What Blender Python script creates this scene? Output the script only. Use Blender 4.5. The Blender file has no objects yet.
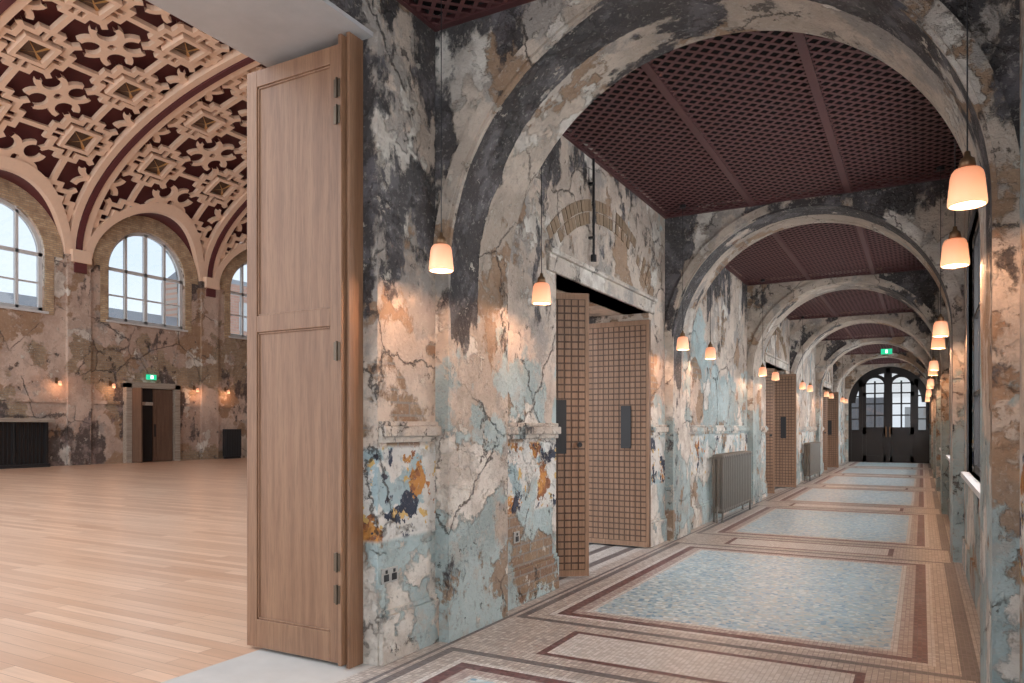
import bpy, math, random
from mathutils import Matrix, Vector
random.seed(4)
S=bpy.context.scene
COL=S.collection
# ------------------------------------------------------------------ helpers
class MB:
    def __init__(s): s.v=[];s.f=[];s.m=[]
    def add(s,vs,fs,mi=0,M=None):
        o=len(s.v)
        for p in vs:
            if M is not None:
                q=M@Vector(p); s.v.append((q.x,q.y,q.z))
            else: s.v.append(tuple(p))
        for f in fs:
            s.f.append([o+i for i in f]); s.m.append(mi)
    def quad(s,a,b,c,d,mi=0,M=None): s.add([a,b,c,d],[(0,1,2,3)],mi,M)
    def box(s,x0,x1,y0,y1,z0,z1,mi=0,M=None):
        s.add([(x0,y0,z0),(x1,y0,z0),(x1,y1,z0),(x0,y1,z0),(x0,y0,z1),(x1,y0,z1),(x1,y1,z1),(x0,y1,z1)],
              [(0,3,2,1),(4,5,6,7),(0,1,5,4),(1,2,6,5),(2,3,7,6),(3,0,4,7)],mi,M)
    def lathe(s,prof,n=20,mi=0,M=None,cx=0,cy=0):
        vs=[];fs=[]
        for r,z in prof:
            for i in range(n):
                a=2*math.pi*i/n; vs.append((cx+r*math.cos(a),cy+r*math.sin(a),z))
        for j in range(len(prof)-1):
            for i in range(n):
                k=(i+1)%n; fs.append((j*n+i,j*n+k,(j+1)*n+k,(j+1)*n+i))
        s.add(vs,fs,mi,M)
    def cyl(s,cx,cy,z0,z1,r,n=10,mi=0,M=None):
        s.lathe([(0.0001,z0),(r,z0),(r,z1),(0.0001,z1)],n,mi,M,cx,cy)
    def obj(s,name,mats,parent=None,bevel=0,smooth=False,loc=None):
        me=bpy.data.meshes.new(name); me.from_pydata(s.v,[],s.f)
        for m in mats: me.materials.append(m)
        me.polygons.foreach_set('material_index',s.m)
        if smooth: me.polygons.foreach_set('use_smooth',[True]*len(me.polygons))
        me.update()
        ob=bpy.data.objects.new(name,me); COL.objects.link(ob)
        if parent: ob.parent=parent
        if loc: ob.location=loc
        if bevel:
            b=ob.modifiers.new('bevel','BEVEL'); b.width=bevel; b.segments=2; b.limit_method='ANGLE'
        return ob
def empty(name,loc=(0,0,0)):
    e=bpy.data.objects.new(name,None); e.location=loc; e.empty_display_size=.1; COL.objects.link(e); return e

class NT:
    def __init__(s,name):
        s.mat=bpy.data.materials.new(name); s.mat.use_nodes=True
        s.t=s.mat.node_tree; s.b=s.t.nodes['Principled BSDF']; s.out=s.t.nodes['Material Output']
    def n(s,ty,**k):
        x=s.t.nodes.new(ty)
        for a,b in k.items(): setattr(x,a,b)
        return x
    def set(s,inp,v):
        if isinstance(v,bpy.types.NodeSocket): s.t.links.new(v,inp)
        elif isinstance(v,(tuple,list)) and len(v)==3 and inp.type=='RGBA': inp.default_value=(*v,1)
        else: inp.default_value=v
    def pos(s): return s.n('ShaderNodeNewGeometry').outputs['Position']
    def mapv(s,vec,loc=(0,0,0),sc=(1,1,1),rot=(0,0,0)):
        m=s.n('ShaderNodeMapping'); s.set(m.inputs[0],vec); m.inputs[1].default_value=loc; m.inputs[2].default_value=rot; m.inputs[3].default_value=sc
        return m.outputs[0]
    def noise(s,vec,scale,detail=4,rough=.55,dist=0,col=False):
        x=s.n('ShaderNodeTexNoise'); s.set(x.inputs['Vector'],vec); x.inputs['Scale'].default_value=scale
        x.inputs['Detail'].default_value=detail; x.inputs['Roughness'].default_value=rough; x.inputs['Distortion'].default_value=dist
        return x.outputs['Color' if col else 'Fac']
    def math(s,op,a,b=0,c=0):
        x=s.n('ShaderNodeMath',operation=op); s.set(x.inputs[0],a); s.set(x.inputs[1],b); s.set(x.inputs[2],c); return x.outputs[0]
    def mul(s,a,b): return s.math('MULTIPLY',a,b)
    def step(s,v,t,w=.02):
        x=s.n('ShaderNodeMapRange',interpolation_type='SMOOTHSTEP'); s.set(x.inputs[0],v)
        x.inputs[1].default_value=t-w; x.inputs[2].default_value=t+w; return x.outputs[0]
    def mix(s,f,a,b,mode='MIX'):
        x=s.n('ShaderNodeMix',data_type='RGBA',blend_type=mode); s.set(x.inputs[0],f); s.set(x.inputs[6],a); s.set(x.inputs[7],b); return x.outputs[2]
    def sep(s,v):
        x=s.n('ShaderNodeSeparateXYZ'); s.set(x.inputs[0],v); return x.outputs
    def comb(s,a,b,c=0):
        x=s.n('ShaderNodeCombineXYZ'); s.set(x.inputs[0],a); s.set(x.inputs[1],b); s.set(x.inputs[2],c); return x.outputs[0]
    def bump(s,h,st=.3,d=.02):
        x=s.n('ShaderNodeBump'); s.set(x.inputs['Height'],h); x.inputs['Strength'].default_value=st; x.inputs['Distance'].default_value=d
        s.t.links.new(x.outputs[0],s.b.inputs['Normal'])
    def brick(s,vec,w,h,c1,c2,mo,ms=.01,off=.5,bias=0):
        x=s.n('ShaderNodeTexBrick'); s.set(x.inputs['Vector'],vec); s.set(x.inputs['Color1'],c1); s.set(x.inputs['Color2'],c2); s.set(x.inputs['Mortar'],mo)
        x.inputs['Scale'].default_value=1; x.inputs['Mortar Size'].default_value=ms; x.inputs['Mortar Smooth'].default_value=.2
        x.inputs['Brick Width'].default_value=w; x.inputs['Row Height'].default_value=h; x.offset=off; x.inputs['Bias'].default_value=bias
        return x.outputs
    def done(s,col,rough=.8,**k):
        s.set(s.b.inputs['Base Color'],col); s.set(s.b.inputs['Roughness'],rough)
        for a,b in k.items(): s.set(s.b.inputs[a],b)
        return s.mat
def simple(name,col,rough=.6,metal=0,var=.12,scale=8):
    t=NT(name); n=t.noise(t.pos(),scale,4)
    c=t.mix(n,tuple(max(0,x*(1-var)) for x in col),tuple(min(1,x*(1+var)) for x in col))
    t.bump(n,.08,.01)
    return t.done(c,rough,Metallic=metal)

XL,XR=-2.70,0.37; IL,IR=-2.60,0.27; CX=(IL+IR)/2; R=(IR-IL)/2
ZC=3.87; XH=-3.53; PITCH=4.79; A0=3.87; AD=.76; YE=32.4
ZA=2.345

def plaster(name,baseA,baseB,aqua=None,aq_t=.53,char_t=.57,arch=False,ochre_t=.58,brick_t=.62,white_t=.60,z_char=.02,sc=1.0,seed=0,brc=((.30,.17,.10),(.42,.29,.17)),dark=(.034,.031,.035),yfade=0.0,mural=True,grey_t=.56,aq_z=.06):
    t=NT(name); P0=t.pos(); sx=t.sep(P0)
    wv=t.n('ShaderNodeVectorMath',operation='MULTIPLY_ADD'); t.set(wv.inputs[0],t.noise(P0,9,5,.7,0,True)); wv.inputs[1].default_value=(.06,.06,.06); t.set(wv.inputs[2],P0)
    P=wv.outputs[0]
    nrm=t.n('ShaderNodeNewGeometry').outputs['Normal']; ns=t.sep(nrm)
    ax=t.math('GREATER_THAN',t.math('ABSOLUTE',ns[0]),.5)
    u=t.math('ADD',t.mul(ax,sx[1]),t.mul(t.math('SUBTRACT',1,ax),sx[0]))
    uv=t.comb(u,sx[2])
    def N(i,s,d=8,r=.62,dist=0,st=(1,1,1)):
        return t.noise(t.mapv(P,(seed+i*7.3,i*3.1,i*5.7),st),s*sc,d,r,dist)
    c=t.mix(t.step(N(1,.9),.5,.06),baseA,baseB)
    c=t.mix(t.mul(t.step(N(2,3.0,8,.7),.55,.05),.40),c,tuple(x*.70 for x in baseA))
    c=t.mix(t.mul(t.step(N(20,1.2,8,.66),grey_t,.03),.65),c,(.27,.26,.25))
    if aqua:
        a=t.math('ADD',N(3,.70,9,.60),t.mul(t.math('SUBTRACT',1.9,sx[2]),aq_z))
        am=t.step(a,aq_t,.012)
        ac=t.mix(t.step(N(4,1.6),.5,.08),aqua,tuple(min(1,x*1.32+.03) for x in aqua))
        ac=t.mix(t.mul(t.step(N(21,5,8,.72),.56,.03),.5),ac,(.44,.40,.35))
        c=t.mix(t.mul(am,.9),c,ac)
    om=t.step(N(5,1.2,9,.62),ochre_t,.014)
    c=t.mix(t.mul(om,.85),c,t.mix(N(6,9),(.20,.105,.05),(.46,.30,.185)))
    wm=t.step(N(7,1.05,10,.60),white_t,.010)
    c=t.mix(t.mul(wm,.94),c,t.mix(t.step(N(8,4),.5,.1),(.56,.50,.44),(.76,.71,.64)))
    br=t.brick(uv,.225,.075,brc[0],brc[1],(.34,.30,.26),.008)
    bm=t.step(N(9,.8,7,.60),brick_t,.012)
    bc=t.mix(t.mul(N(10,14),.6),br[0],(.12,.09,.08))
    c=t.mix(bm,c,bc)
    if mural:
        zz=t.mul(t.step(sx[2],.70,.015),t.math('SUBTRACT',1,t.step(sx[2],1.24,.015)))
        nearb=t.math('SUBTRACT',1,t.step(sx[1],5.7,.1))
        z2=t.mul(zz,t.step(t.math('ADD',N(30,1.0,6,.6),t.mul(nearb,.09)),.49,.01))
        c=t.mix(t.mul(z2,.95),c,t.mix(N(31,3),(.62,.60,.56),(.76,.74,.70)))
        c=t.mix(t.mul(z2,t.step(N(37,2.4,6,.6),.55,.012)),c,(.36,.47,.50))
        c=t.mix(t.mul(z2,t.step(t.math('ADD',N(33,3.6,5,.6),t.mul(nearb,.03)),.585,.010)),c,t.mix(t.step(N(34,12),.5,.05),(.56,.25,.06),(.30,.11,.045)))
        c=t.mix(t.mul(z2,t.step(t.math('ADD',N(35,4.4,5,.6),t.mul(nearb,.03)),.600,.010)),c,(.03,.04,.07))
        c=t.mix(t.mul(z2,t.step(N(36,9,3,.6),.63,.012)),c,(.66,.44,.15))
    ch=t.math('ADD',N(11,.95,10,.64,0,(1,1,.60)),t.mul(t.math('SUBTRACT',sx[2],2.0),z_char))
    if mural: ch=t.math('SUBTRACT',ch,t.mul(zz,.05))
    if yfade: ch=t.math('SUBTRACT',ch,t.mul(t.math('MAXIMUM',t.math('SUBTRACT',sx[1],6),0),yfade))
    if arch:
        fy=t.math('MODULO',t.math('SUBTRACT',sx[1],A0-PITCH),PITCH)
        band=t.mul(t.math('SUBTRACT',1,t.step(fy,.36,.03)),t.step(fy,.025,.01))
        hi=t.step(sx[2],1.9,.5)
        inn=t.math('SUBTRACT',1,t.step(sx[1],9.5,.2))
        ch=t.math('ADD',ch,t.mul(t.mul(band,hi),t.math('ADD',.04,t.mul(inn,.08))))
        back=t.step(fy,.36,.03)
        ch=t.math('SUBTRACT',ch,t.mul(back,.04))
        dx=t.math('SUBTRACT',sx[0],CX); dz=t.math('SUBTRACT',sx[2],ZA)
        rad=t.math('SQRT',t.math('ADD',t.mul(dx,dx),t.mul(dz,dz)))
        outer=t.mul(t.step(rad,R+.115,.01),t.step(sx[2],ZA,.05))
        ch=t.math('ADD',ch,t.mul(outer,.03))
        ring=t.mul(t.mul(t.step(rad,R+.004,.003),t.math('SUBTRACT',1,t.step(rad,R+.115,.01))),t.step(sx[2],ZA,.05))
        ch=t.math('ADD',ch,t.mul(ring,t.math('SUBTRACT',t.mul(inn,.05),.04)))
    cm=t.step(ch,char_t,.014)
    cc=t.mix(t.step(N(12,4,8,.7),.55,.06),dark,tuple(x*3+.02 for x in dark))
    c=t.mix(t.mul(cm,.94),c,cc)
    fl=t.step(N(13,5,8,.72),.625,.010); c=t.mix(t.mul(fl,.85),c,(.62,.56,.48))
    fd=t.step(N(14,4.2,9,.74),.622,.010); c=t.mix(t.mul(fd,.8),c,(.07,.058,.053))
    f3=t.step(N(15,22,6,.7),.60,.03); c=t.mix(t.mul(f3,.30),c,(.16,.13,.11))
    f4=t.step(N(16,30,5,.7),.60,.03); c=t.mix(t.mul(f4,.26),c,(.66,.62,.56))
    vo=t.n('ShaderNodeTexVoronoi',feature='DISTANCE_TO_EDGE'); w2=t.n('ShaderNodeVectorMath',operation='MULTIPLY_ADD')
    t.set(w2.inputs[0],t.noise(P0,4,8,.7,0,True)); w2.inputs[1].default_value=(.28,.28,.28); t.set(w2.inputs[2],P0)
    t.set(vo.inputs['Vector'],w2.outputs[0]); vo.inputs['Scale'].default_value=1.2*sc
    ck=t.math('SUBTRACT',1,t.step(vo.outputs['Distance'],.006,.005))
    ckm=t.mul(ck,t.step(N(17,1),.49,.05))
    c=t.mix(t.mul(ckm,.75),c,(.09,.075,.07))
    h=t.math('ADD',t.mul(wm,.7),t.mul(N(18,10,8,.7),1.3))
    h=t.math('ADD',h,t.mul(N(19,45,4,.7),.35))
    h=t.math('SUBTRACT',h,t.mul(cm,.5)); h=t.math('SUBTRACT',h,t.mul(bm,.7)); h=t.math('SUBTRACT',h,t.mul(fd,.8)); h=t.math('ADD',h,t.mul(fl,.5))
    h=t.math('ADD',h,t.mul(om,-.5)); h=t.math('SUBTRACT',h,ckm)
    t.bump(h,1.0,.025)
    return t.done(c,.7)

AQ=(.30,.39,.40)
M_left=plaster('plaster_left',(.48,.39,.32),(.64,.53,.44),AQ,.535,.570,False,.59,.62,.56,.035,1.0,0,yfade=.003)
M_arch=plaster('plaster_arch',(.46,.38,.31),(.62,.52,.43),AQ,.535,.565,True,.58,.66,.575,.035,1.05,31,yfade=.004,mural=False,aq_z=.09)
M_right=plaster('plaster_right',(.50,.41,.34),(.60,.51,.43),AQ,.53,.58,False,.59,.63,.57,.02,1.0,63,yfade=.003)
M_trimp=plaster('plaster_moulding',(.55,.47,.40),(.64,.56,.48),AQ,.56,.62,False,.62,.9,.56,.0,1.3,91,mural=False)
M_hall=plaster('plaster_hall',(.46,.33,.26),(.60,.46,.375),None,.5,.565,False,.56,.555,.575,-.004,.46,11,((.38,.25,.14),(.50,.37,.23)),(.085,.062,.056),mural=False,grey_t=.58)

def wood(name,ca,cb,axis=2,sc=1.0,rough=.5):
    t=NT(name); P=t.pos(); st=[9,9,9]; st[axis]=.5
    n=t.noise(t.mapv(P,(0,0,0),tuple(st)),2.0*sc,8,.6,.6)
    n2=t.noise(t.mapv(P,(5,1,2),tuple(x*5 for x in st)),3*sc,3,.6)
    c=t.mix(t.step(n,.5,.18),ca,cb); c=t.mix(t.mul(t.step(n2,.55,.1),.35),c,tuple(x*.55 for x in ca))
    t.bump(n2,.1,.004); return t.done(c,rough)
M_oak=wood('oak',(.200,.100,.054),(.275,.150,.085))
M_oak2=wood('oak_groove',(.10,.055,.035),(.14,.08,.05))
M_oak3=wood('oak_block',(.27,.155,.092),(.34,.205,.13))
M_hdoor=wood('hall_door_wood',(.13,.07,.045),(.19,.11,.07))
M_lintel=wood('weathered_lintel',(.30,.24,.19),(.46,.39,.32),1)
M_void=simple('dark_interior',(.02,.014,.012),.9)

def plank():
    t=NT('hall_planks'); P=t.pos()
    b=t.brick(P,1.9,.11,(.58,.335,.215),(.82,.56,.40),(.28,.155,.10),.002,.37,0)
    n=t.noise(t.mapv(P,(0,0,0),(.6,14,1)),2,6,.6,.4)
    c=t.mix(t.mul(t.step(n,.5,.2),.36),b[0],(.46,.28,.18))
    big=t.noise(P,.6,3); c=t.mix(t.mul(big,.22),c,(.80,.62,.48))
    t.bump(n,.05,.003); return t.done(c,.30)
M_plank=plank()

def mosaic(name,cols,tile=.022,grout=(.30,.28,.26),rough=.42,vor=False):
    t=NT(name); P=t.pos()
    if vor:
        v=t.n('ShaderNodeTexVoronoi'); t.set(v.inputs['Vector'],P); v.inputs['Scale'].default_value=1/tile
        e=t.n('ShaderNodeTexVoronoi',feature='DISTANCE_TO_EDGE'); t.set(e.inputs['Vector'],P); e.inputs['Scale'].default_value=1/tile
        r=t.sep(v.outputs['Color'])[0]
        g=t.math('SUBTRACT',1,t.step(e.outputs['Distance'],.06,.03))
    else:
        sn=t.n('ShaderNodeVectorMath',operation='SNAP'); t.set(sn.inputs[0],P); sn.inputs[1].default_value=(tile,tile,10)
        wn=t.n('ShaderNodeTexWhiteNoise'); t.set(wn.inputs[0],sn.outputs[0]); r=wn.outputs['Value']
        b=t.brick(P,tile,tile,(0,0,0),(0,0,0),(1,1,1),.0018,0); g=b[1]
    cr=t.n('ShaderNodeValToRGB'); cr.color_ramp.interpolation='CONSTANT'
    els=cr.color_ramp.elements
    while len(els)<len(cols): els.new(.5)
    for i,cc in enumerate(cols): els[i].position=i/len(cols); els[i].color=(*cc,1)
    t.set(cr.inputs[0],r); c=cr.outputs[0]
    c=t.mix(g,c,grout)
    big=t.noise(P,1.4,5); c=t.mix(t.mul(t.step(big,.52,.15),.12),c,(.46,.45,.43))
    t.bump(t.mul(g,-1),.15,.002)
    return t.done(c,rough)
M_mblue=mosaic('mosaic_blue',[(.32,.53,.66),(.47,.65,.73),(.18,.39,.55),(.64,.75,.78),(.34,.53,.60),(.52,.58,.57)],.036,(.48,.57,.60),.32,True)
M_mbeige=mosaic('mosaic_beige',[(.47,.42,.385),(.54,.495,.455),(.40,.36,.33),(.60,.56,.52),(.49,.445,.41)],.030,(.22,.20,.19),.36)
M_mpink=mosaic('mosaic_pink',[(.44,.35,.325),(.51,.42,.39),(.37,.285,.27),(.55,.49,.45)],.026,(.25,.21,.20))
M_mwhite=mosaic('mosaic_white',[(.66,.65,.62),(.72,.71,.69),(.58,.56,.53)],.026,(.40,.38,.37))
M_mmar=mosaic('mosaic_maroon',[(.13,.040,.045),(.17,.062,.065),(.10,.036,.042),(.20,.095,.095)],.026,(.12,.08,.08))
M_mslate=mosaic('mosaic_slate',[(.11,.10,.11),(.16,.15,.16),(.13,.12,.12)],.026,(.2,.18,.18))
M_stone=simple('threshold_stone',(.56,.55,.53),.5)
M_grey=simple('pale_grey_soffit',(.40,.39,.39),.6)
M_ceilbar=simple('maroon_lattice',(.105,.038,.038),.55)
M_ceilframe=simple('maroon_frame',(.085,.030,.031),.5)
M_ceilback=simple('ceiling_back',(.0015,.0008,.001),.95)
M_maroon=simple('vault_maroon',(.12,.030,.032),.6)
M_cream=simple('vault_cream',(.86,.63,.47),.55,0,.06)
M_gold=simple('vault_gold',(.66,.42,.18),.35,.5)
M_black=simple('black_metal',(.018,.018,.02),.4)
M_hinge=simple('bronze_hinge',(.12,.09,.065),.35,.7)
M_blackp=simple('black_paint',(.016,.013,.013),.4)
M_rad=simple('radiator_grey',(.20,.185,.165),.42,.3)
M_white=simple('white_paint',(.66,.66,.66),.45)
M_winframe=simple('window_grey',(.60,.60,.60),.45)
M_socket=simple('socket_steel',(.45,.44,.42),.4,.5)
M_brass=simple('brass',(.22,.13,.07),.4,.7)
M_pave=simple('outside_pavement',(.35,.36,.36),.8)
M_voussoir=simple('voussoir_brick',(.24,.165,.105),.85,0,.5,6)
def brickmat():
    t=NT('stock_brick'); P=t.pos(); s=t.sep(P)
    b=t.brick(t.comb(s[1],s[2]),.225,.075,(.44,.29,.17),(.60,.45,.28),(.34,.28,.22),.01)
    n=t.noise(P,3,6,.6); c=t.mix(t.mul(t.step(n,.56,.1),.5),b[0],(.2,.13,.09))
    t.bump(b[1],-.3,.01); return t.done(c,.85)
M_brick=brickmat()
def redbrick():
    t=NT('red_brick_outside'); P=t.pos(); s=t.sep(P)
    b=t.brick(t.comb(s[1],s[2]),.5,.18,(.46,.24,.18),(.55,.32,.24),(.45,.38,.33),.02)
    return t.done(b[0],.9)
M_redbrick=redbrick()
M_slate=simple('roof_slate',(.26,.27,.30),.7)
def emis(name,col,st):
    t=NT(name); t.done(col,.5); t.set(t.b.inputs['Emission Color'],col); t.b.inputs['Emission Strength'].default_value=st; return t.mat
M_exit=emis('exit_green',(.02,.55,.28),.9)
M_exitw=emis('exit_pictogram',(.9,1,.95),1.3)
def shade():
    t=NT('frosted_glass_lit')
    z=t.sep(t.n('ShaderNodeTexCoord').outputs['Object'])[2]
    g=t.step(z,.0,.07)
    c=t.mix(g,(1,.54,.27),(.70,.23,.10))
    t.done((.55,.36,.26),.35); t.set(t.b.inputs['Emission Color'],c); t.b.inputs['Emission Strength'].default_value=.95
    return t.mat
M_shade=shade()
M_bulb=emis('bulb',(1,.66,.34),5)
def glass(name,tint):
    t=NT(name); tr=t.n('ShaderNodeBsdfTransparent'); gl=t.n('ShaderNodeBsdfGlossy'); gl.inputs['Roughness'].default_value=.03
    tr.inputs[0].default_value=(*tint,1)
    mx=t.n('ShaderNodeMixShader'); mx.inputs[0].default_value=.06
    t.t.links.new(tr.outputs[0],mx.inputs[1]); t.t.links.new(gl.outputs[0],mx.inputs[2]); t.t.links.new(mx.outputs[0],t.out.inputs[0]); return t.mat
M_glass=glass('clear_glass',(1,1,1))
M_tint=glass('sky_dimming_glass',(.37,.395,.41))  # grey tint added to the hall panes to hold down the sky's brightness
M_tint2=glass('door_dimming_glass',(.27,.28,.285))  # darker tint added to the end door so daylight outside looks dimmer

# ------------------------------------------------------------------ walls
mb=MB()
ops=[(0.0,3.30,3.60),(5.64,8.05,2.65),(15.22,17.63,2.65),(24.80,27.2,2.65)]
y=-3.0; ZT=4.3
for a,b,h in ops:
    mb.box(XH,XL,y,a,-.1,ZT); mb.box(XH,XL,a,b,h,ZT); y=b
mb.box(XH,XL,y,YE+.3,-.1,ZT)
mb.box(XH,XH+.3,-3,33,ZT,8.4)
mb.obj('wall_left',[M_left])
m=MB(); m.box(XH-.002,XL-.03,0.0,3.30,3.575,3.60); m.obj('trim_1',[M_grey])
for i,(a,b,h) in enumerate(ops[1:]):
    m=MB(); m.box(XL-.3,XL+.03,a-.18,b+.15,h-.0,h+.14); m.box(XL-.01,XL+.06,a-.2,b+.17,h+.14,h+.18); m.obj('trim_%d'%(i+2),[M_trimp],bevel=.008)
for i,(a,b,h) in enumerate(ops[1:]):
    m=MB(); c=(a+b)/2; Rr=1.85; zc=h+.66-Rr; half=math.asin(1.25/Rr); n=34
    for k in range(n):
        for ring in range(2):
            t0=-half+2*half*k/n+.004; t1=-half+2*half*(k+1)/n-.004; r0=Rr+ring*.115; r1=r0+.105
            mi=1 if random.random()<.3 else 0
            p=[(c+r*math.sin(t),zc+r*math.cos(t)) for r,t in((r0,t0),(r0,t1),(r1,t1),(r1,t0))]
            pr=.002+random.random()*.008
            vs=[(XL-.02,q[0],q[1]) for q in p]+[(XL+pr,q[0],q[1]) for q in p]
            m.add(vs,[(4,5,6,7),(0,1,5,4),(1,2,6,5),(2,3,7,6),(3,0,4,7)],mi)
    m.obj('brick_relieving_arch',[M_voussoir,M_left])

mb=MB(); y=-3.0; WB,WT=.95,3.05
bays=[(A0+AD+PITCH*k,A0+PITCH*(k+1)) for k in range(-1,6)]
wins=[((a+b)/2-1.25,(a+b)/2+1.25) for a,b in bays]
wins[0]=(0.1,2.4)
for a,b in wins:
    mb.box(XR,XR+.45,y,a,-.1,ZT); mb.box(XR,XR+.45,a,b,-.1,WB); mb.box(XR,XR+.45,a,b,WT,ZT); y=b
mb.box(XR,XR+.45,y,YE+.3,-.1,ZT); mb.obj('wall_right',[M_right])
for i,(a,b) in enumerate(wins):
    m=MB(); x0,x1=XR+.04,XR+.10
    m.box(x0,x1,a,a+.07,WB,WT);m.box(x0,x1,b-.07,b,WB,WT);m.box(x0,x1,a,b,WT-.07,WT);m.box(x0,x1,a,b,WB,WB+.07)
    for k in (1,2,3): yy=a+(b-a)*k/4; m.box(x0,x1,yy-.02,yy+.02,WB,WT)
    for zz in (1.65,2.35): m.box(x0,x1,a,b,zz-.02,zz+.02)
    m.box(XR-.06,XR+.12,a-.05,b+.05,WB-.04,WB,1)
    m.quad((x0+.03,a,WB),(x0+.03,b,WB),(x0+.03,b,WT),(x0+.03,a,WT),2)
    m.box(XR-.012,XR+.03,a-.07,a,WB,WT+.07,0);m.box(XR-.012,XR+.03,b,b+.07,WB,WT+.07,0);m.box(XR-.012,XR+.03,a,b,WT,WT+.07,0)
    m.obj('window_%d'%(i+1),[M_blackp,M_white,M_glass])

def arch_wall(m,P,u0,u1,z0,z1,c,r,zb,zs,D,mi=0,n=40,ms=None):
    ms=mi if ms is None else ms
    for w in (0,D):
        def q(a,b,cz,d): m.quad(P(a,cz,w),P(b,cz,w),P(b,d,w),P(a,d,w),mi)
        q(u0,c-r,z0,zs); q(u0,c-r,zs,z1); q(c+r,u1,z0,zs); q(c+r,u1,zs,z1)
        if zb>z0: q(c-r,c+r,z0,zb)
        for i in range(n):
            a,b=math.pi-math.pi*i/n,math.pi-math.pi*(i+1)/n
            ua,za,ub,zb_=c+r*math.cos(a),zs+r*math.sin(a),c+r*math.cos(b),zs+r*math.sin(b)
            m.quad(P(ua,za,w),P(ub,zb_,w),P(ub,z1,w),P(ua,z1,w),mi)
    pts=[(c-r,zb)]+[(c+r*math.cos(math.pi-math.pi*i/n),zs+r*math.sin(math.pi-math.pi*i/n)) for i in range(n+1)]+[(c+r,zb)]
    for (a,za),(b,zb2) in zip(pts[:-1],pts[1:]):
        m.quad(P(a,za,0),P(b,zb2,0),P(b,zb2,D),P(a,za,D),ms)
    if zb>z0: m.quad(P(c-r,zb,0),P(c+r,zb,0),P(c+r,zb,D),P(c-r,zb,D),ms)
def bar_arc(m,P,c,zs,r0,r1,w0,w1,a0=0,a1=math.pi,n=32,mi=0):
    for i in range(n):
        a=a0+(a1-a0)*i/n;b=a0+(a1-a0)*(i+1)/n
        p=[(c+r*math.cos(t),zs+r*math.sin(t)) for r,t in((r0,a),(r1,a),(r1,b),(r0,b))]
        vs=[P(q[0],q[1],w0) for q in p]+[P(q[0],q[1],w1) for q in p]
        m.add(vs,[(0,1,2,3),(4,5,6,7),(0,3,7,4),(1,2,6,5)],mi)

for k in range(6):
    y0=A0+PITCH*k
    m=MB(); PA=lambda u,z,w:(u,y0+w,z)
    arch_wall(m,PA,XL,XR,0,3.965,CX,R,0,ZA,AD,n=64)
    bar_arc(m,PA,CX,ZA,R+.02,R+.11,-.022,.01,.0,math.pi,64)
    bar_arc(m,PA,CX,ZA,R+.02,R+.11,AD-.01,AD+.022,.0,math.pi,64)
    m.obj('archway',[M_arch])
m=MB(); arch_wall(m,lambda u,z,w:(u,YE+w,z),XL,XR,0,4.3,CX,R-.02,0,ZA,.3); m.obj('wall_back',[M_arch])
m=MB(); yd=YE+.08; Pd=lambda u,z,w:(u,yd+w,z)
rr=R-.02
bar_arc(m,Pd,CX,ZA,rr-.26,rr,0,.1)
for sx in (-1,1):
    m.box(*sorted((CX+sx*rr,CX+sx*(rr-.12))),yd,yd+.1,0,ZA)
    m.box(*sorted((CX+sx*.90,CX+sx*1.04)),yd,yd+.1,0,ZA+math.sqrt((rr-.05)**2-1.02**2))
    m.box(*sorted((CX+sx*1.0,CX+sx*1.34)),yd+.03,yd+.07,0,1.25)
    for zz in (1.25,1.7,2.15,2.6,2.95): m.box(*sorted((CX+sx*1.0,CX+sx*1.36)),yd+.03,yd+.07,zz-.025,zz+.025)
    a,b=sorted((CX+sx*.015,CX+sx*.91))
    m.box(a,a+.14,yd+.02,yd+.08,0,2.75); m.box(b-.14,b,yd+.02,yd+.08,0,2.75)
    m.box(a,b,yd+.02,yd+.08,.0,.25); m.box(a,b,yd+.02,yd+.08,1.1,1.38)
    m.box(a,b,yd+.04,yd+.06,.2,1.2)
    m.box((a+b)/2-.03,(a+b)/2+.03,yd+.03,yd+.07,1.3,3.2)
    for zz in (1.85,2.3,2.72,3.1): m.box(a,b,yd+.03,yd+.07,zz-.025,zz+.025)
    m.box(CX+sx*.07-.015,CX+sx*.07+.015,yd-.04,yd+.02,1.0,1.4,2)
    bar_arc(m,Pd,CX+sx*.46,3.0,.33,.46,.02,.08)
    m.box(*sorted((CX+sx*.78,CX+sx*.95)),yd+.02,yd+.08,2.6,3.2)
    m.box(*sorted((CX+sx*.03,CX+sx*.14)),yd+.03,yd+.07,2.7,3.6)
m.box(CX-.07,CX+.07,yd,yd+.1,0,3.7)
m.quad((IL,yd+.05,0),(IR,yd+.05,0),(IR,yd+.05,ZA+R),(IL,yd+.05,ZA+R),1)
m.obj('door_1',[M_blackp,M_tint2,M_brass])

# ------------------------------------------------------------------ corridor floor
FX0,FX1=-2.12,-.17
outs=[0,.04,.12,.20,.24,.36,.42]
rings=[(0,0),(.04,3),(.12,2),(.20,4),(.24,3),(.36,1),(.42,5)]
mats=[M_mblue,M_mbeige,M_mpink,M_mwhite,M_mmar,M_mslate]
xb={XL-.02,XR+.02,-2.60,-2.57,.25,.28}
for o in outs: xb|={FX0-o,FX1+o}
yb={-3.0,YE+.1}
fields=[(5.06+PITCH*k,8.18+PITCH*k) for k in range(-2,6)]
panels=[]
for a,b in fields:
    for o in outs: yb|={a-o,b+o}
    pa,pb=b+.55,b+1.67-.55; panels.append((pa,pb)); yb|={pa,pb,pa+.05,pb-.05}
xb|={FX0+.1,FX1-.1,FX0+.15,FX1-.15}
xs=sorted(xb); ys=sorted(v for v in yb if -3.0<=v<=YE+.1)
m=MB()
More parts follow.
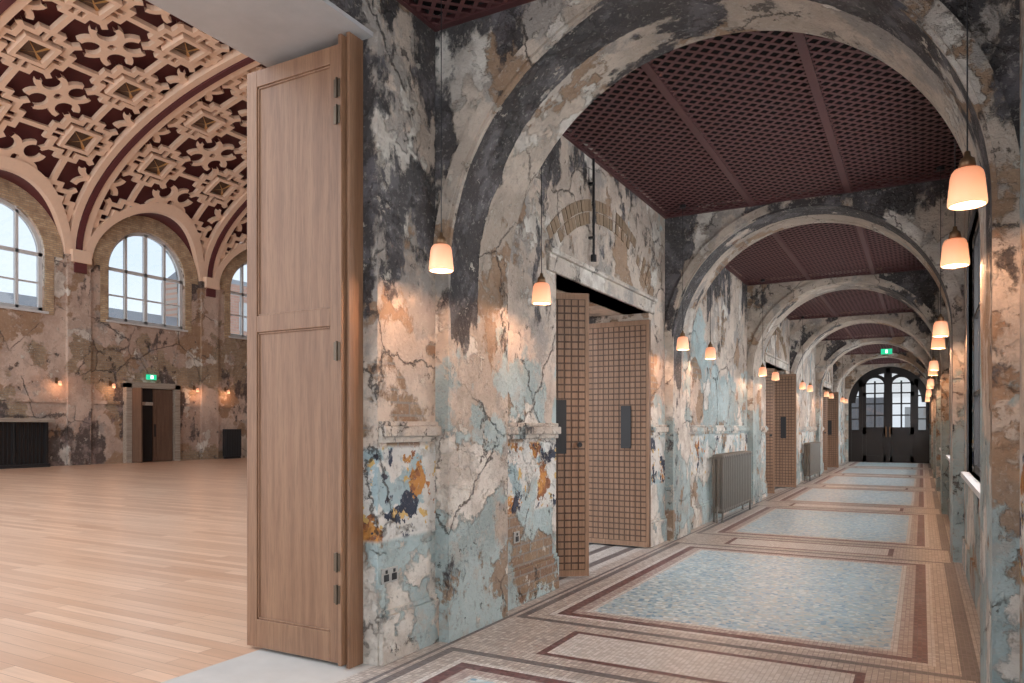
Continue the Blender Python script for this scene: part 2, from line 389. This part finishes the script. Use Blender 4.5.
for i in range(len(xs)-1):
    for j in range(len(ys)-1):
        x=(xs[i]+xs[i+1])/2; y=(ys[j]+ys[j+1])/2
        d=min(max(FX0-x,x-FX1,a-y,y-b) for a,b in fields)
        mi=1
        if d<0: mi=0
        else:
            for (o0,_),(o1,c) in zip(rings[:-1],rings[1:]):
                if o0<=d<o1: mi=c
        if d>.42:
            for pa,pb in panels:
                if pa<y<pb and FX0+.1<x<FX1-.1:
                    mi=3 if (pa+.05<y<pb-.05 and FX0+.15<x<FX1-.15) else 4
            if -2.60<x<-2.57 or .25<x<.28: mi=5
        m.quad((xs[i],ys[j],0),(xs[i+1],ys[j],0),(xs[i+1],ys[j+1],0),(xs[i],ys[j+1],0),mi)
m.obj('floor',mats)
m=MB()
m.quad((XH,0,0),(XL-.02,0,0),(XL-.02,3.3,0),(XH,3.3,0),0)
for a,b,h in ops[1:]:
    nst=9
    for k in range(nst):
        x0=XH+(XL-.02-XH)*k/nst; x1=XH+(XL-.02-XH)*(k+1)/nst
        m.quad((x0,a,0),(x1,a,0),(x1,b,0),(x0,b,0),1 if k%3!=1 else 2)
m.obj('floor_threshold',[M_stone,M_mwhite,M_mslate])

# ------------------------------------------------------------------ corridor ceiling lattice
def bars(m,x0,x1,y0,y1,p,w,z0,z1,mi=0):
    for sgn in (1,-1):
        cs=[x0+sgn*y0,x0+sgn*y1,x1+sgn*y0,x1+sgn*y1]; c=min(cs)+p/2; st=p*math.sqrt(2)
        while c<max(cs):
            pts=[]
            for X in (x0,x1):
                Y=(c-X)*sgn
                if y0<=Y<=y1: pts.append((X,Y))
            for Y in (y0,y1):
                X=c-sgn*Y
                if x0<X<x1: pts.append((X,Y))
            if len(pts)>=2:
                (ax,ay),(bx,by)=pts[0],pts[1]
                L=math.hypot(bx-ax,by-ay)
                if L>.02:
                    nx,ny=-(by-ay)/L*w/2,(bx-ax)/L*w/2
                    o=.0006*sgn
                    m.add([(ax+nx,ay+ny,z0+o),(bx+nx,by+ny,z0+o),(bx-nx,by-ny,z0+o),(ax-nx,ay-ny,z0+o),(ax+nx,ay+ny,z1),(bx+nx,by+ny,z1),(bx-nx,by-ny,z1),(ax-nx,ay-ny,z1)],
                          [(0,1,2,3),(0,1,5,4),(2,3,7,6)],mi)
            c+=st
m=MB()
cb=[(-3.0,A0)]+[(A0+AD+PITCH*k,(A0+PITCH*(k+1)) if k<5 else YE) for k in range(6)]
for bi,(a,b) in enumerate(cb):
    p=.080 if bi<3 else .11
    X=[XL,-1.68,-.69,XR]
    for i in range(3):
        bars(m,X[i]+.03,X[i+1]-.03,a+.04,b-.04,p,p*.31,ZC,ZC+.004,0)
    for i,x in enumerate(X):
        m.box(max(XL,x-.03),min(XR,x+.03),a,b,ZC-.010,ZC+.04,1)
    for yy in (a,b): m.box(XL,XR,max(a,yy-.05),min(b,yy+.05),ZC-.008,ZC+.04,1)
m.box(XL-.05,XR+.1,-3,YE,ZC+.10,ZC+.2,2)
m.obj('ceiling',[M_ceilbar,M_ceilframe,M_ceilback])

# ------------------------------------------------------------------ trims
def trim_runs(name,z0,z1,proj,prof=2,mat=M_left):
    m=MB()
    segs=[(3.31,3.87),(4.63,5.64),(8.05,8.66),(9.42,13.45),(14.21,15.22),(17.63,18.24),(19.0,23.03),(23.79,24.8),(27.2,27.82),(28.58,YE)]
    for a,b in segs:
        m.box(XL-.01,XL+proj,a,b,z0,z1)
        if prof: m.box(XL-.01,XL+proj*.5,a,b,z1,z1+.03); m.box(XL-.01,XL+proj*.5,a,b,z0-.035,z0)
    m.obj(name,[mat],bevel=.006)
trim_runs('trim_5',1.30,1.36,.05,2,M_trimp)
trim_runs('baseboard_left',0,.27,.03,1)
m=MB()
for a,b in cb[1:]: m.box(XR-.02,XR+.01,a,b,0,.27)
m.obj('baseboard_right',[M_right],bevel=.005)

# ------------------------------------------------------------------ doors
def big_door():
    e=empty('folding_oak_door',(-2.86,3.18,0))
    m=MB(); x0,x1=-.76,0; T=.05; z0,z1=.02,3.52; sw=.085
    m.box(x0,x0+sw,0,T,z0,z1);m.box(x1-sw,x1,0,T,z0,z1)
    for a,b in ((z0,.19),(1.93,2.03),(z1-.1,z1)): m.box(x0+sw,x1-sw,0,T,a,b)
    m.box(x0+sw,x1-sw,.016,T-.012,.1,z1-.05)
    for a,b in ((.19,1.93),(2.03,z1-.1)):
        m.box(x0+sw,x0+sw+.012,.008,T,a,b);m.box(x1-sw-.012,x1-sw,.008,T,a,b);m.box(x0+sw,x1-sw,.008,T,a,a+.012);m.box(x0+sw,x1-sw,.008,T,b-.012,b)
    m.obj('leaf',[M_oak],e,bevel=.003)
    m=MB(); m.box(.006,.030,-.035,.11,.02,3.55); m.box(.034,.058,.0,.118,.0,3.57); m.obj('frame_post',[M_oak],e,bevel=.003)
    m=MB()
    for z in (.42,.60,1.78,3.1,3.25):
        m.box(-.022,.022,-.040,-.036,z-.05,z+.05); m.cyl(.002,-.043,z-.055,z+.055,.007,10)
        m.box(-.02,.004,-.004,.0,z-.05,z+.05)
    m.obj('hinges',[M_hinge],e)
big_door()
def grid_leaf(m,M,W=.77,H=2.56,T=.045,handle='r'):
    g=.064
    m.box(0,W,0,T,.02,H,0,M)
    nx=int((W-.06)/g); nz=int((H-.10)/g); ox=(W-nx*g)/2; oz=.02+(H-.02-nz*g)/2
    for ya,yb in ((-.007,.002),(T-.002,T+.007)):
        for a,b,c,d in ((0,ox,.02,H),(W-ox,W,.02,H),(ox,W-ox,.02,oz),(ox,W-ox,oz+nz*g,H)): m.box(a,b,ya,yb,c,d,1,M)
        for i in range(nx):
            for j in range(nz):
                x=ox+i*g; z=oz+j*g
                m.box(x+.007,x+g-.007,ya,yb,z+.008,z+g-.008,1,M)
    hx=W*.65 if handle=='r' else W*.35
    for ya,yb in ((-.020,-.007),(T+.007,T+.020)):
        m.box(hx-.06,hx+.06,ya,yb,1.12,1.60,2,M)
def ddoor(yo,l2x):
    e=empty('double_door',((-2.95,6.8+yo,0)))
    IV=Matrix.Translation((2.95,-6.8-yo,0))
    m=MB(); ang=math.atan2(.6,.8)
    M=IV@Matrix.Translation((-3.24,5.70+yo,0))@Matrix.Rotation(ang,4,'Z'); grid_leaf(m,M)
    m.lathe([(.0001,0),(.022,0),(.022,.03),(.0001,.03)],12,2,M@Matrix.Translation((.68,-.01,1.2))@Matrix.Rotation(math.pi/2,4,'X'))
    m.obj('near_leaf',[M_oak2,M_oak3,M_black],e)
    m=MB(); M=IV@Matrix.Translation((l2x-.77,7.96+yo,0)); grid_leaf(m,M)
    m.obj('far_leaf',[M_oak2,M_oak3,M_black],e)
ddoor(0,-2.66); ddoor(9.58,-2.46); ddoor(19.16,-2.46)

# ------------------------------------------------------------------ pendants
def pendant(x,y,z=2.30,W=4.5):
    e=empty('pendant_lamp',(x,y,z))
    m=MB(); m.lathe([(.030,.078),(.046,.074),(.055,.062),(.060,.045),(.070,-.055),(.069,-.066),(.064,-.070),(.060,-.062),(.050,.055)],28)
    m.obj('shade',[M_shade],e,smooth=True)
    m=MB(); m.lathe([(.0001,.150),(.010,.145),(.013,.125),(.026,.115),(.032,.078),(.0001,.076)],16); m.obj('cap',[M_brass],e,smooth=True)
    m=MB(); m.cyl(0,0,.14,ZC-z-.01,.0028,6); m.cyl(0,0,ZC-z-.04,ZC-z-.005,.035,16); m.obj('cord',[M_black],e)
    m=MB(); m.lathe([(.0001,.03),(.018,.02),(.024,0),(.016,-.02),(.0001,-.026)],12); m.obj('bulb',[M_bulb],e,smooth=True)
    l=bpy.data.lights.new('lamp_light','POINT'); l.energy=W; l.color=(1,.54,.30); l.shadow_soft_size=.015
    o=bpy.data.objects.new('lamp_light',l); o.location=(0,0,-.055); o.parent=e; COL.objects.link(o)
for k in range(6):
    for x in (-2.36,.157):
        for yy in (3.44,4.69): pendant(x,yy+PITCH*k,W=13)

# ------------------------------------------------------------------ radiators
def radiator(y0,n,pitch=.086):
    m=MB(); x0=XL+.09
    for i in range(n):
        y=y0+i*pitch
        for j in (0,1,2):
            m.cyl(x0+j*.06,y,.17,.93,.022,10)
        for z in (.15,.93):
            m.lathe([(.0001,-.085),(.024,-.08),(.034,-.06),(.034,.06),(.024,.08),(.0001,.085)],10,0,Matrix.Translation((x0+.063,y,z+.01))@Matrix.Rotation(math.pi/2,4,'Y'))
    m.lathe([(.018,0),(.018,n*pitch)],10,0,Matrix.Translation((x0+.063,y0-.02,.15))@Matrix.Rotation(-math.pi/2,4,'X'))
    for y in (y0,y0+(n-1)*pitch):
        for x in (x0,x0+.12): m.lathe([(.02,0),(.014,.05),(.016,.15)],8,0,None,x,y)
    m.cyl(x0+.063,y0-.1,0,.2,.012,8); m.lathe([(.0001,-.03),(.02,-.03),(.02,.03),(.0001,.03)],10,0,Matrix.Translation((x0+.063,y0-.1,.2)))
    m.obj('column_radiator',[M_rad],smooth=False)
radiator(10.7,17,.12); radiator(20.1,18,.12)

def socket(y,z,w=.146):
    m=MB(); m.box(XL,XL+.012,y-w/2,y+w/2,z-.043,z+.043,0)
    for k in ((-.036,.036) if w>.1 else (0,)):
        m.box(XL+.012,XL+.016,y+k-.022,y+k+.022,z-.032,z+.008,1); m.box(XL+.012,XL+.018,y+k-.008,y+k+.008,z+.014,z+.034,1)
    m.obj('power_socket',[M_socket,M_black],bevel=.002)
socket(3.40,.50); socket(4.93,.52,.09)
m=MB(); m.cyl(XL+.045,6.35,2.95,3.84,.012,8); m.cyl(XL+.045,6.35,2.89,2.95,.028,10)
for z in (3.1,3.6): m.box(XL,XL+.05,6.33,6.37,z,z+.02)
m.obj('electrical_conduit',[M_black])
m=MB(); ysn=24.6; zc=3.62; ex_=-.92
m.box(ex_-.15,ex_+.15,ysn-.02,ysn+.02,zc-.08,zc+.08,0); m.box(ex_-.03,ex_+.03,ysn-.023,ysn-.02,zc-.05,zc+.05,1)
m.cyl(ex_-.12,ysn,zc+.08,ZC,.006,6,2);m.cyl(ex_+.12,ysn,zc+.08,ZC,.006,6,2)
m.obj('exit_sign',[M_exit,M_exitw,M_black])

# ================================================================== HALL
XF=-27.0; WP=5.66; wc=[7.47+WP*i for i in range(5)]; WR=1.675; WZB,WZS=5.45,7.45
m=MB(); 
for c in wc: arch_wall(m,lambda u,z,w:(XF-w,u,z),c-WP/2,c+WP/2,-.1,10.6,c,WR,WZB,WZS,.5)
m.box(XF-.5,XH,wc[-1]+WP/2,wc[-1]+WP/2+.4,-.1,14)
m.box(XF-.3,XF,-6,wc[0]-WP/2,-.1,8)
for i in range(6):
    y=wc[0]-WP/2+WP*i; m.box(XF-.05,XF+.14,y-.42,y+.42,0,7.3); m.box(XF-.05,XF+.2,y-.5,y+.5,7.3,7.6)
m.box(XF-.05,XF+.07,wc[0]-WP/2,wc[-1]+WP/2,2.25,2.38)
m.obj('wall_hall_far',[M_hall])
m=MB(); m.quad((XF-.4,-8,0),(XH,-8,0),(XH,33,0),(XF-.4,33,0)); m.obj('floor_hall',[M_plank])
m=MB()
for c in wc:
    P=lambda u,z,w:(XF-w,u,z)
    bar_arc(m,P,c,WZS,WR,WR+.62,-.035,.02,n=32)
    for s in (-1,1): m.box(XF-.02,XF+.035,*sorted((c+s*WR,c+s*(WR+.3))),WZB-.1,WZS)
m.obj('brick_window_surround',[M_brick])
for i,c in enumerate(wc):
    m=MB(); P=lambda u,z,w:(XF-w,u,z); w0,w1=.15,.27
    bar_arc(m,P,c,WZS,WR-.13,WR,w0,w1)
    for s in (-1,1): m.box(XF-w1,XF-w0,*sorted((c+s*WR,c+s*(WR-.13))),WZB,WZS)
    m.box(XF-w1,XF-w0,c-WR,c+WR,WZB,WZB+.14)
    m.box(XF-w1,XF-w0,c-WR,c+WR,WZS-.06,WZS+.06)
    m.box(XF-w1+.03,XF-w0-.03,c-WR,c+WR,6.42,6.48)
    for u,wd in ((-.84,.05),(0,.07),(.84,.05)):
        m.box(XF-w1,XF-w0,c+u-wd,c+u+wd,WZB,WZS+math.sqrt((WR-.05)**2-u*u))
    m.box(XF-.48,XF+.08,c-WR-.1,c+WR+.1,WZB-.08,WZB,0)
    m.quad((XF-.21,c-WR,WZB),(XF-.21,c+WR,WZB),(XF-.21,c+WR,WZS),(XF-.21,c-WR,WZS),1)
    ng=24
    for k in range(ng):
        a,b=math.pi*k/ng,math.pi*(k+1)/ng
        m.add([(XF-.21,c,WZS),(XF-.21,c+WR*math.cos(a),WZS+WR*math.sin(a)),(XF-.21,c+WR*math.cos(b),WZS+WR*math.sin(b))],[(0,1,2)],1)
    m.obj('window_%d'%(i+20),[M_winframe,M_tint])
m=MB(); xw=XF
m.box(xw,xw+.22,17.72,17.95,0,3.1,0); m.box(xw,xw+.22,19.85,20.08,0,3.1,0); m.box(xw,xw+.22,17.72,20.08,2.92,3.15,0)
m.box(xw,xw+.02,17.95,19.85,0,2.92,2)  # near-black sheet paints in the unlit space behind the doorway
m.box(xw+.03,xw+.08,18.95,19.83,0.02,2.90,1)
for za,zb in ((.2,1.2),(1.35,2.75)): m.box(xw+.08,xw+.09,19.10,19.68,za,zb,1)
m.box(xw+.08,xw+.12,19.0,19.05,1.0,1.5,3)
m.box(xw+.02,xw+.75,17.96,18.02,.02,2.9,1)
m.obj('hall_doorway',[M_lintel,M_hdoor,M_void,M_black])
m=MB(); m.box(xw,xw+.08,18.7,19.1,3.28,3.48,0); m.box(xw+.08,xw+.085,18.84,18.96,3.31,3.45,1); m.obj('exit_sign',[M_exit,M_exitw])
m=MB(); y0,y1=10.4,14.75
m.box(xw,xw+.45,y0,y1,0,.12,0); m.box(xw,xw+.35,y0+.02,y1-.02,.1,1.55,1); m.box(xw,xw+.55,y0-.05,y1+.08,1.55,1.68,2)
k=y0
while k<y1: m.box(xw+.35,xw+.42,k,k+.06,.1,1.55,0); k+=1.05
k=y0
while k<y1: m.box(xw+.35,xw+.385,k,k+.03,.1,1.55,0); k+=.13
m.obj('radiator_cabinet',[M_black,M_void,M_lintel])
radm=MB()
for i in range(10): 
    y=22.2+i*.09; radm.box(xw+.2,xw+.4,y,y+.06,.1,1.3)
radm.box(xw+.26,xw+.34,22.2,23.1,.0,.14); radm.obj('cast_iron_radiator',[M_black],bevel=.02)
def sconce(y,z=2.95):
    e=empty('wall_sconce',(XF+.24,y,z))
    m=MB(); m.box(-.24,.0,-.015,.015,.08,.11); m.box(-.24,-.21,-.04,.04,.0,.20); m.obj('bracket',[M_brass],e)
    m=MB(); m.lathe([(.03,.08),(.05,.06),(.06,-.07),(.055,-.08)],16); m.obj('shade',[M_shade],e,smooth=True)
    l=bpy.data.lights.new('lamp_light','POINT'); l.energy=6; l.color=(1,.50,.26); l.shadow_soft_size=.03
    o=bpy.data.objects.new('lamp_light',l); o.location=(.06,0,-.14); o.parent=e; COL.objects.link(o)
for y in (9.6,15.2,17.2,20.9,22.5,26.8): sconce(y)

# ---- vault
VA,VB,VCX,VZ=11.735,5.2,-15.265,7.7
NTAB=600; tab=[0.0]; 
for i in range(NTAB):
    a,b=math.pi*i/NTAB,math.pi*(i+1)/NTAB
    tab.append(tab[-1]+math.hypot(VA*(math.cos(a)-math.cos(b)),VB*(math.sin(b)-math.sin(a))))
LT=tab[-1]
import bisect
def th(t):
    t=max(0,min(LT,t)); i=min(NTAB-1,max(0,bisect.bisect_right(tab,t)-1)); return math.pi*(i+(t-tab[i])/(tab[i+1]-tab[i]))/NTAB
def vp(s,t,o=0):
    a=th(t); return (VCX-(VA+o)*math.cos(a),s,VZ+(VB+o)*math.sin(a))
LR,LZ=2.35,7.40
def inlun(s,t,pad=0):
    z=vp(s,t)[2]; d=min(abs(s-c) for c in wc); return d*d+(z-LZ)**2<(LR+pad)**2
VY0,VY1=wc[0]-WP/2,wc[-1]+WP/2
def strip(m,pts,w,mi=0,closed=False,off=0.0,dep=.16,seg=.35):
    P=[]
    n=len(pts); rng=n if closed else n-1
    for i in range(rng):
        a,b=pts[i],pts[(i+1)%n]; L=math.hypot(b[0]-a[0],b[1]-a[1]); k=max(1,int(math.ceil(L/seg)))
        for j in range(k): P.append((a[0]+(b[0]-a[0])*j/k,a[1]+(b[1]-a[1])*j/k))
    if not closed: P.append(pts[-1])
    N=len(P); Lf=[];Rt=[]
    for i in range(N):
        if closed: p,q=P[i-1],P[(i+1)%N]
        else: p,q=P[max(0,i-1)],P[min(N-1,i+1)]
        def nn(a,b):
            L=math.hypot(b[0]-a[0],b[1]-a[1]) or 1; return (-(b[1]-a[1])/L,(b[0]-a[0])/L)
        n1=nn(p,P[i]) if p!=P[i] else nn(P[i],q); n2=nn(P[i],q) if q!=P[i] else n1
        mx,my=n1[0]+n2[0],n1[1]+n2[1]; l=math.hypot(mx,my) or 1; mx/=l;my/=l
        k=w/2/max(.6,mx*n1[0]+my*n1[1])
        Lf.append((P[i][0]+mx*k,P[i][1]+my*k)); Rt.append((P[i][0]-mx*k,P[i][1]-my*k))
    for i in range(N if closed else N-1):
        j=(i+1)%N; c=((P[i][0]+P[j][0])/2,(P[i][1]+P[j][1])/2)
        if c[1]<0.05 or c[1]>LT-.05 or inlun(c[0],c[1],.1) or c[0]<VY0 or c[0]>VY1: continue
        m.add([vp(*Lf[i],off),vp(*Lf[j],off),vp(*Rt[j],off),vp(*Rt[i],off),vp(*Lf[i],off+dep),vp(*Lf[j],off+dep),vp(*Rt[j],off+dep),vp(*Rt[i],off+dep)],
              [(0,1,2,3),(0,1,5,4),(3,2,6,7)],mi)
m=MB(); CP=WP/2; H=CP/2
rows=[1.45+CP*j for j in range(10)]
cols=[VY0+CP/2+CP*i for i in range(10)]
def arcp(s,t,cx,cy,r,aa,half,n=10):
    return [(s+cx*H+r*H*math.cos(aa-half+2*half*i/n),t+cy*H+r*H*math.sin(aa-half+2*half*i/n)) for i in range(n+1)]
for s in cols:
    for t in rows:
        def q(l): return [(s+a*H,t+b*H) for a,b in l]
        strip(m,q([(-.30,-.30),(.30,-.30),(.30,.30),(-.30,.30)]),.13,0,True,-.10,.26)
        if not inlun(s,t,.2):
            m.add([vp(*q([(-.26,-.26)])[0],.10),vp(*q([(.26,-.26)])[0],.10),vp(*q([(.26,.26)])[0],.10),vp(*q([(-.26,.26)])[0],.10),vp(s,t,-.06)],[(0,1,4),(1,2,4),(2,3,4),(3,0,4)],3)
            for k in (-1,1):
                for z in (-1,1):
                    m.add([vp(*q([(z*.26-.03,z*k*.26+.03*k*z)])[0],.08),vp(*q([(z*.26+.03,z*k*.26-.03*k*z)])[0],.08),vp(s-.03,t,-.09),vp(s+.03,t,-.09)],[(0,1,2),(1,2,3)],1)
        g=[(.20,.64),(.20,.48),(.48,.48),(.48,.20),(.64,.20)]
        cross=g+[(a,-b) for a,b in g[::-1]]+[(-a,-b) for a,b in g]+[(-a,b) for a,b in g[::-1]]
        strip(m,q(cross),.17,0,True)
        for dx,dy in((1,0),(-1,0),(0,1),(0,-1)):
            strip(m,q([(dx*.63,dy*.63),(dx*1.0,dy*1.0)]),.17,0)
            strip(m,q([(dx*.32,dy*.32),(dx*.62,dy*.62)]),.08,0)
        for dx,dy in((1,1),(-1,1),(1,-1),(-1,-1)):
            ao=math.atan2(dy,dx)
            strip(m,arcp(s,t,dx*.72,dy*.72,.25,ao,2.25,14),.17,0)
            strip(m,q([(dx*.48,dy*.48),(dx*.60,dy*.60)]),.17,0)
for s in [VY0+CP*i for i in range(11)]:
    for j in range(9):
        t=1.45+CP*(j+.5)
        strip(m,[(s-.16,t-.16),(s+.16,t-.16),(s+.16,t+.16),(s-.16,t+.16)],.10,0,True)
for i in range(6):
    y=VY0+WP*i
    strip(m,[(y,.1),(y,LT-.1)],.20,2,False,-.14,.35)
    for d in (-.25,.25): strip(m,[(y+d,.1),(y+d,LT-.1)],.24,0,False,-.10,.25)
for c in wc:
    n=36; prev=None
    for i in range(n+1):
        a=math.pi*i/n; y,z=c+LR*math.cos(a),LZ+LR*math.sin(a)
        def ex(z):
            f=max(0,min(1,(z-VZ)/VB)); return VCX-VA*math.sqrt(1-f*f)
        yo,zo=c+(LR+.30)*math.cos(a),LZ+(LR+.30)*math.sin(a)
        xa,xo=ex(z)+.12,ex(zo)+.12
        cur=[(xa,y,z),(xo,yo,zo),(XF,y,z),(xo-.3,yo,zo),(xa-.25,y,z)]
        if prev:
            m.quad(prev[0],cur[0],cur[1],prev[1],0); m.quad(prev[0],cur[0],cur[4],prev[4],0); m.quad(prev[4],cur[4],cur[2],prev[2],2); m.quad(prev[1],cur[1],cur[3],prev[3],0)
        prev=cur
nt=120; ns=int((VY1-VY0)/.24)
for j in range(nt):
    for i in range(ns):
        s0,s1=VY0+(VY1-VY0)*i/ns,VY0+(VY1-VY0)*(i+1)/ns; t0,t1=LT*j/nt,LT*(j+1)/nt
        if inlun((s0+s1)/2,(t0+t1)/2,.12): continue
        m.quad(vp(s0,t0,.42),vp(s1,t0,.42),vp(s1,t1,.42),vp(s0,t1,.42),2)
for i in range(6):
    y=VY0+WP*i; m.box(XF,XF+.32,y-.34,y+.34,7.35,7.8,0); m.box(XF,XF+.22,y-.22,y+.22,7.0,7.35,2)
m.obj('ceiling_hall_vault',[M_cream,M_gold,M_maroon,M_oak2])

# outside buildings
m=MB()
m.box(-46,-42,33,44,0,11.4,0); m.box(-46,-42,-2,33,0,7.6,0)
for a,b,h,rz in ((33,44,11.4,.8),(-2,33,7.6,1.2)):
    m.add([(-46,a,h),(-42,a,h),(-44,a,h+rz),(-46,b,h),(-42,b,h),(-44,b,h+rz)],[(0,1,2),(3,4,5),(1,4,5,2),(0,3,5,2)],1)
    k=a+1
    while k<b-1: m.box(-42.02,-41.95,k,k+.9,h-3.2,h-1.2,3); k+=2.2
m.obj('neighbouring_building',[M_redbrick,M_slate,M_white,M_winframe])
m=MB(); m.box(-12,10,YE+.4,60,-.12,-.02,0); m.box(-12,-1.9,50,52,-.02,3.2,1); m.box(-.9,10,50,52,-.02,2.6,0); m.obj('ground_outside',[M_pave,M_slate])

# ------------------------------------------------------------------ light
w=bpy.data.worlds.new('World'); S.world=w; w.use_nodes=True
nt_=w.node_tree; bg=nt_.nodes['Background']
tc=nt_.nodes.new('ShaderNodeTexCoord'); no=nt_.nodes.new('ShaderNodeTexNoise'); no.inputs['Scale'].default_value=2.5; no.inputs['Detail'].default_value=5
nt_.links.new(tc.outputs['Generated'],no.inputs['Vector'])
cr=nt_.nodes.new('ShaderNodeValToRGB'); cr.color_ramp.elements[0].color=(.76,.84,.95,1); cr.color_ramp.elements[1].color=(1,1,1,1); cr.color_ramp.elements[0].position=.4; cr.color_ramp.elements[1].position=.62
nt_.links.new(no.outputs['Fac'],cr.inputs[0]); nt_.links.new(cr.outputs[0],bg.inputs[0]); bg.inputs[1].default_value=2.6
for a,b in wins:
    l=bpy.data.lights.new('window_daylight','AREA'); l.shape='RECTANGLE'; l.size=b-a; l.size_y=2.0; l.energy=90; l.color=(.96,.98,1)
    o=bpy.data.objects.new('window_daylight',l); o.location=(XR+.7,(a+b)/2,2.1); COL.objects.link(o)
    o.rotation_euler=(math.radians(75),0,math.radians(90))

# ------------------------------------------------------------------ camera
cam=bpy.data.cameras.new('Camera'); co=bpy.data.objects.new('Camera',cam); COL.objects.link(co)
F=740; cam.sensor_width=36; cam.lens=F*36/1024; cam.shift_y=(428-341.5)/1024; cam.clip_start=.05; cam.clip_end=200
co.location=(0,0,1.35); co.rotation_euler=(math.pi/2,0,math.atan(410/F)); S.camera=co
S.view_settings.view_transform='Standard'
S.view_settings.exposure=.18
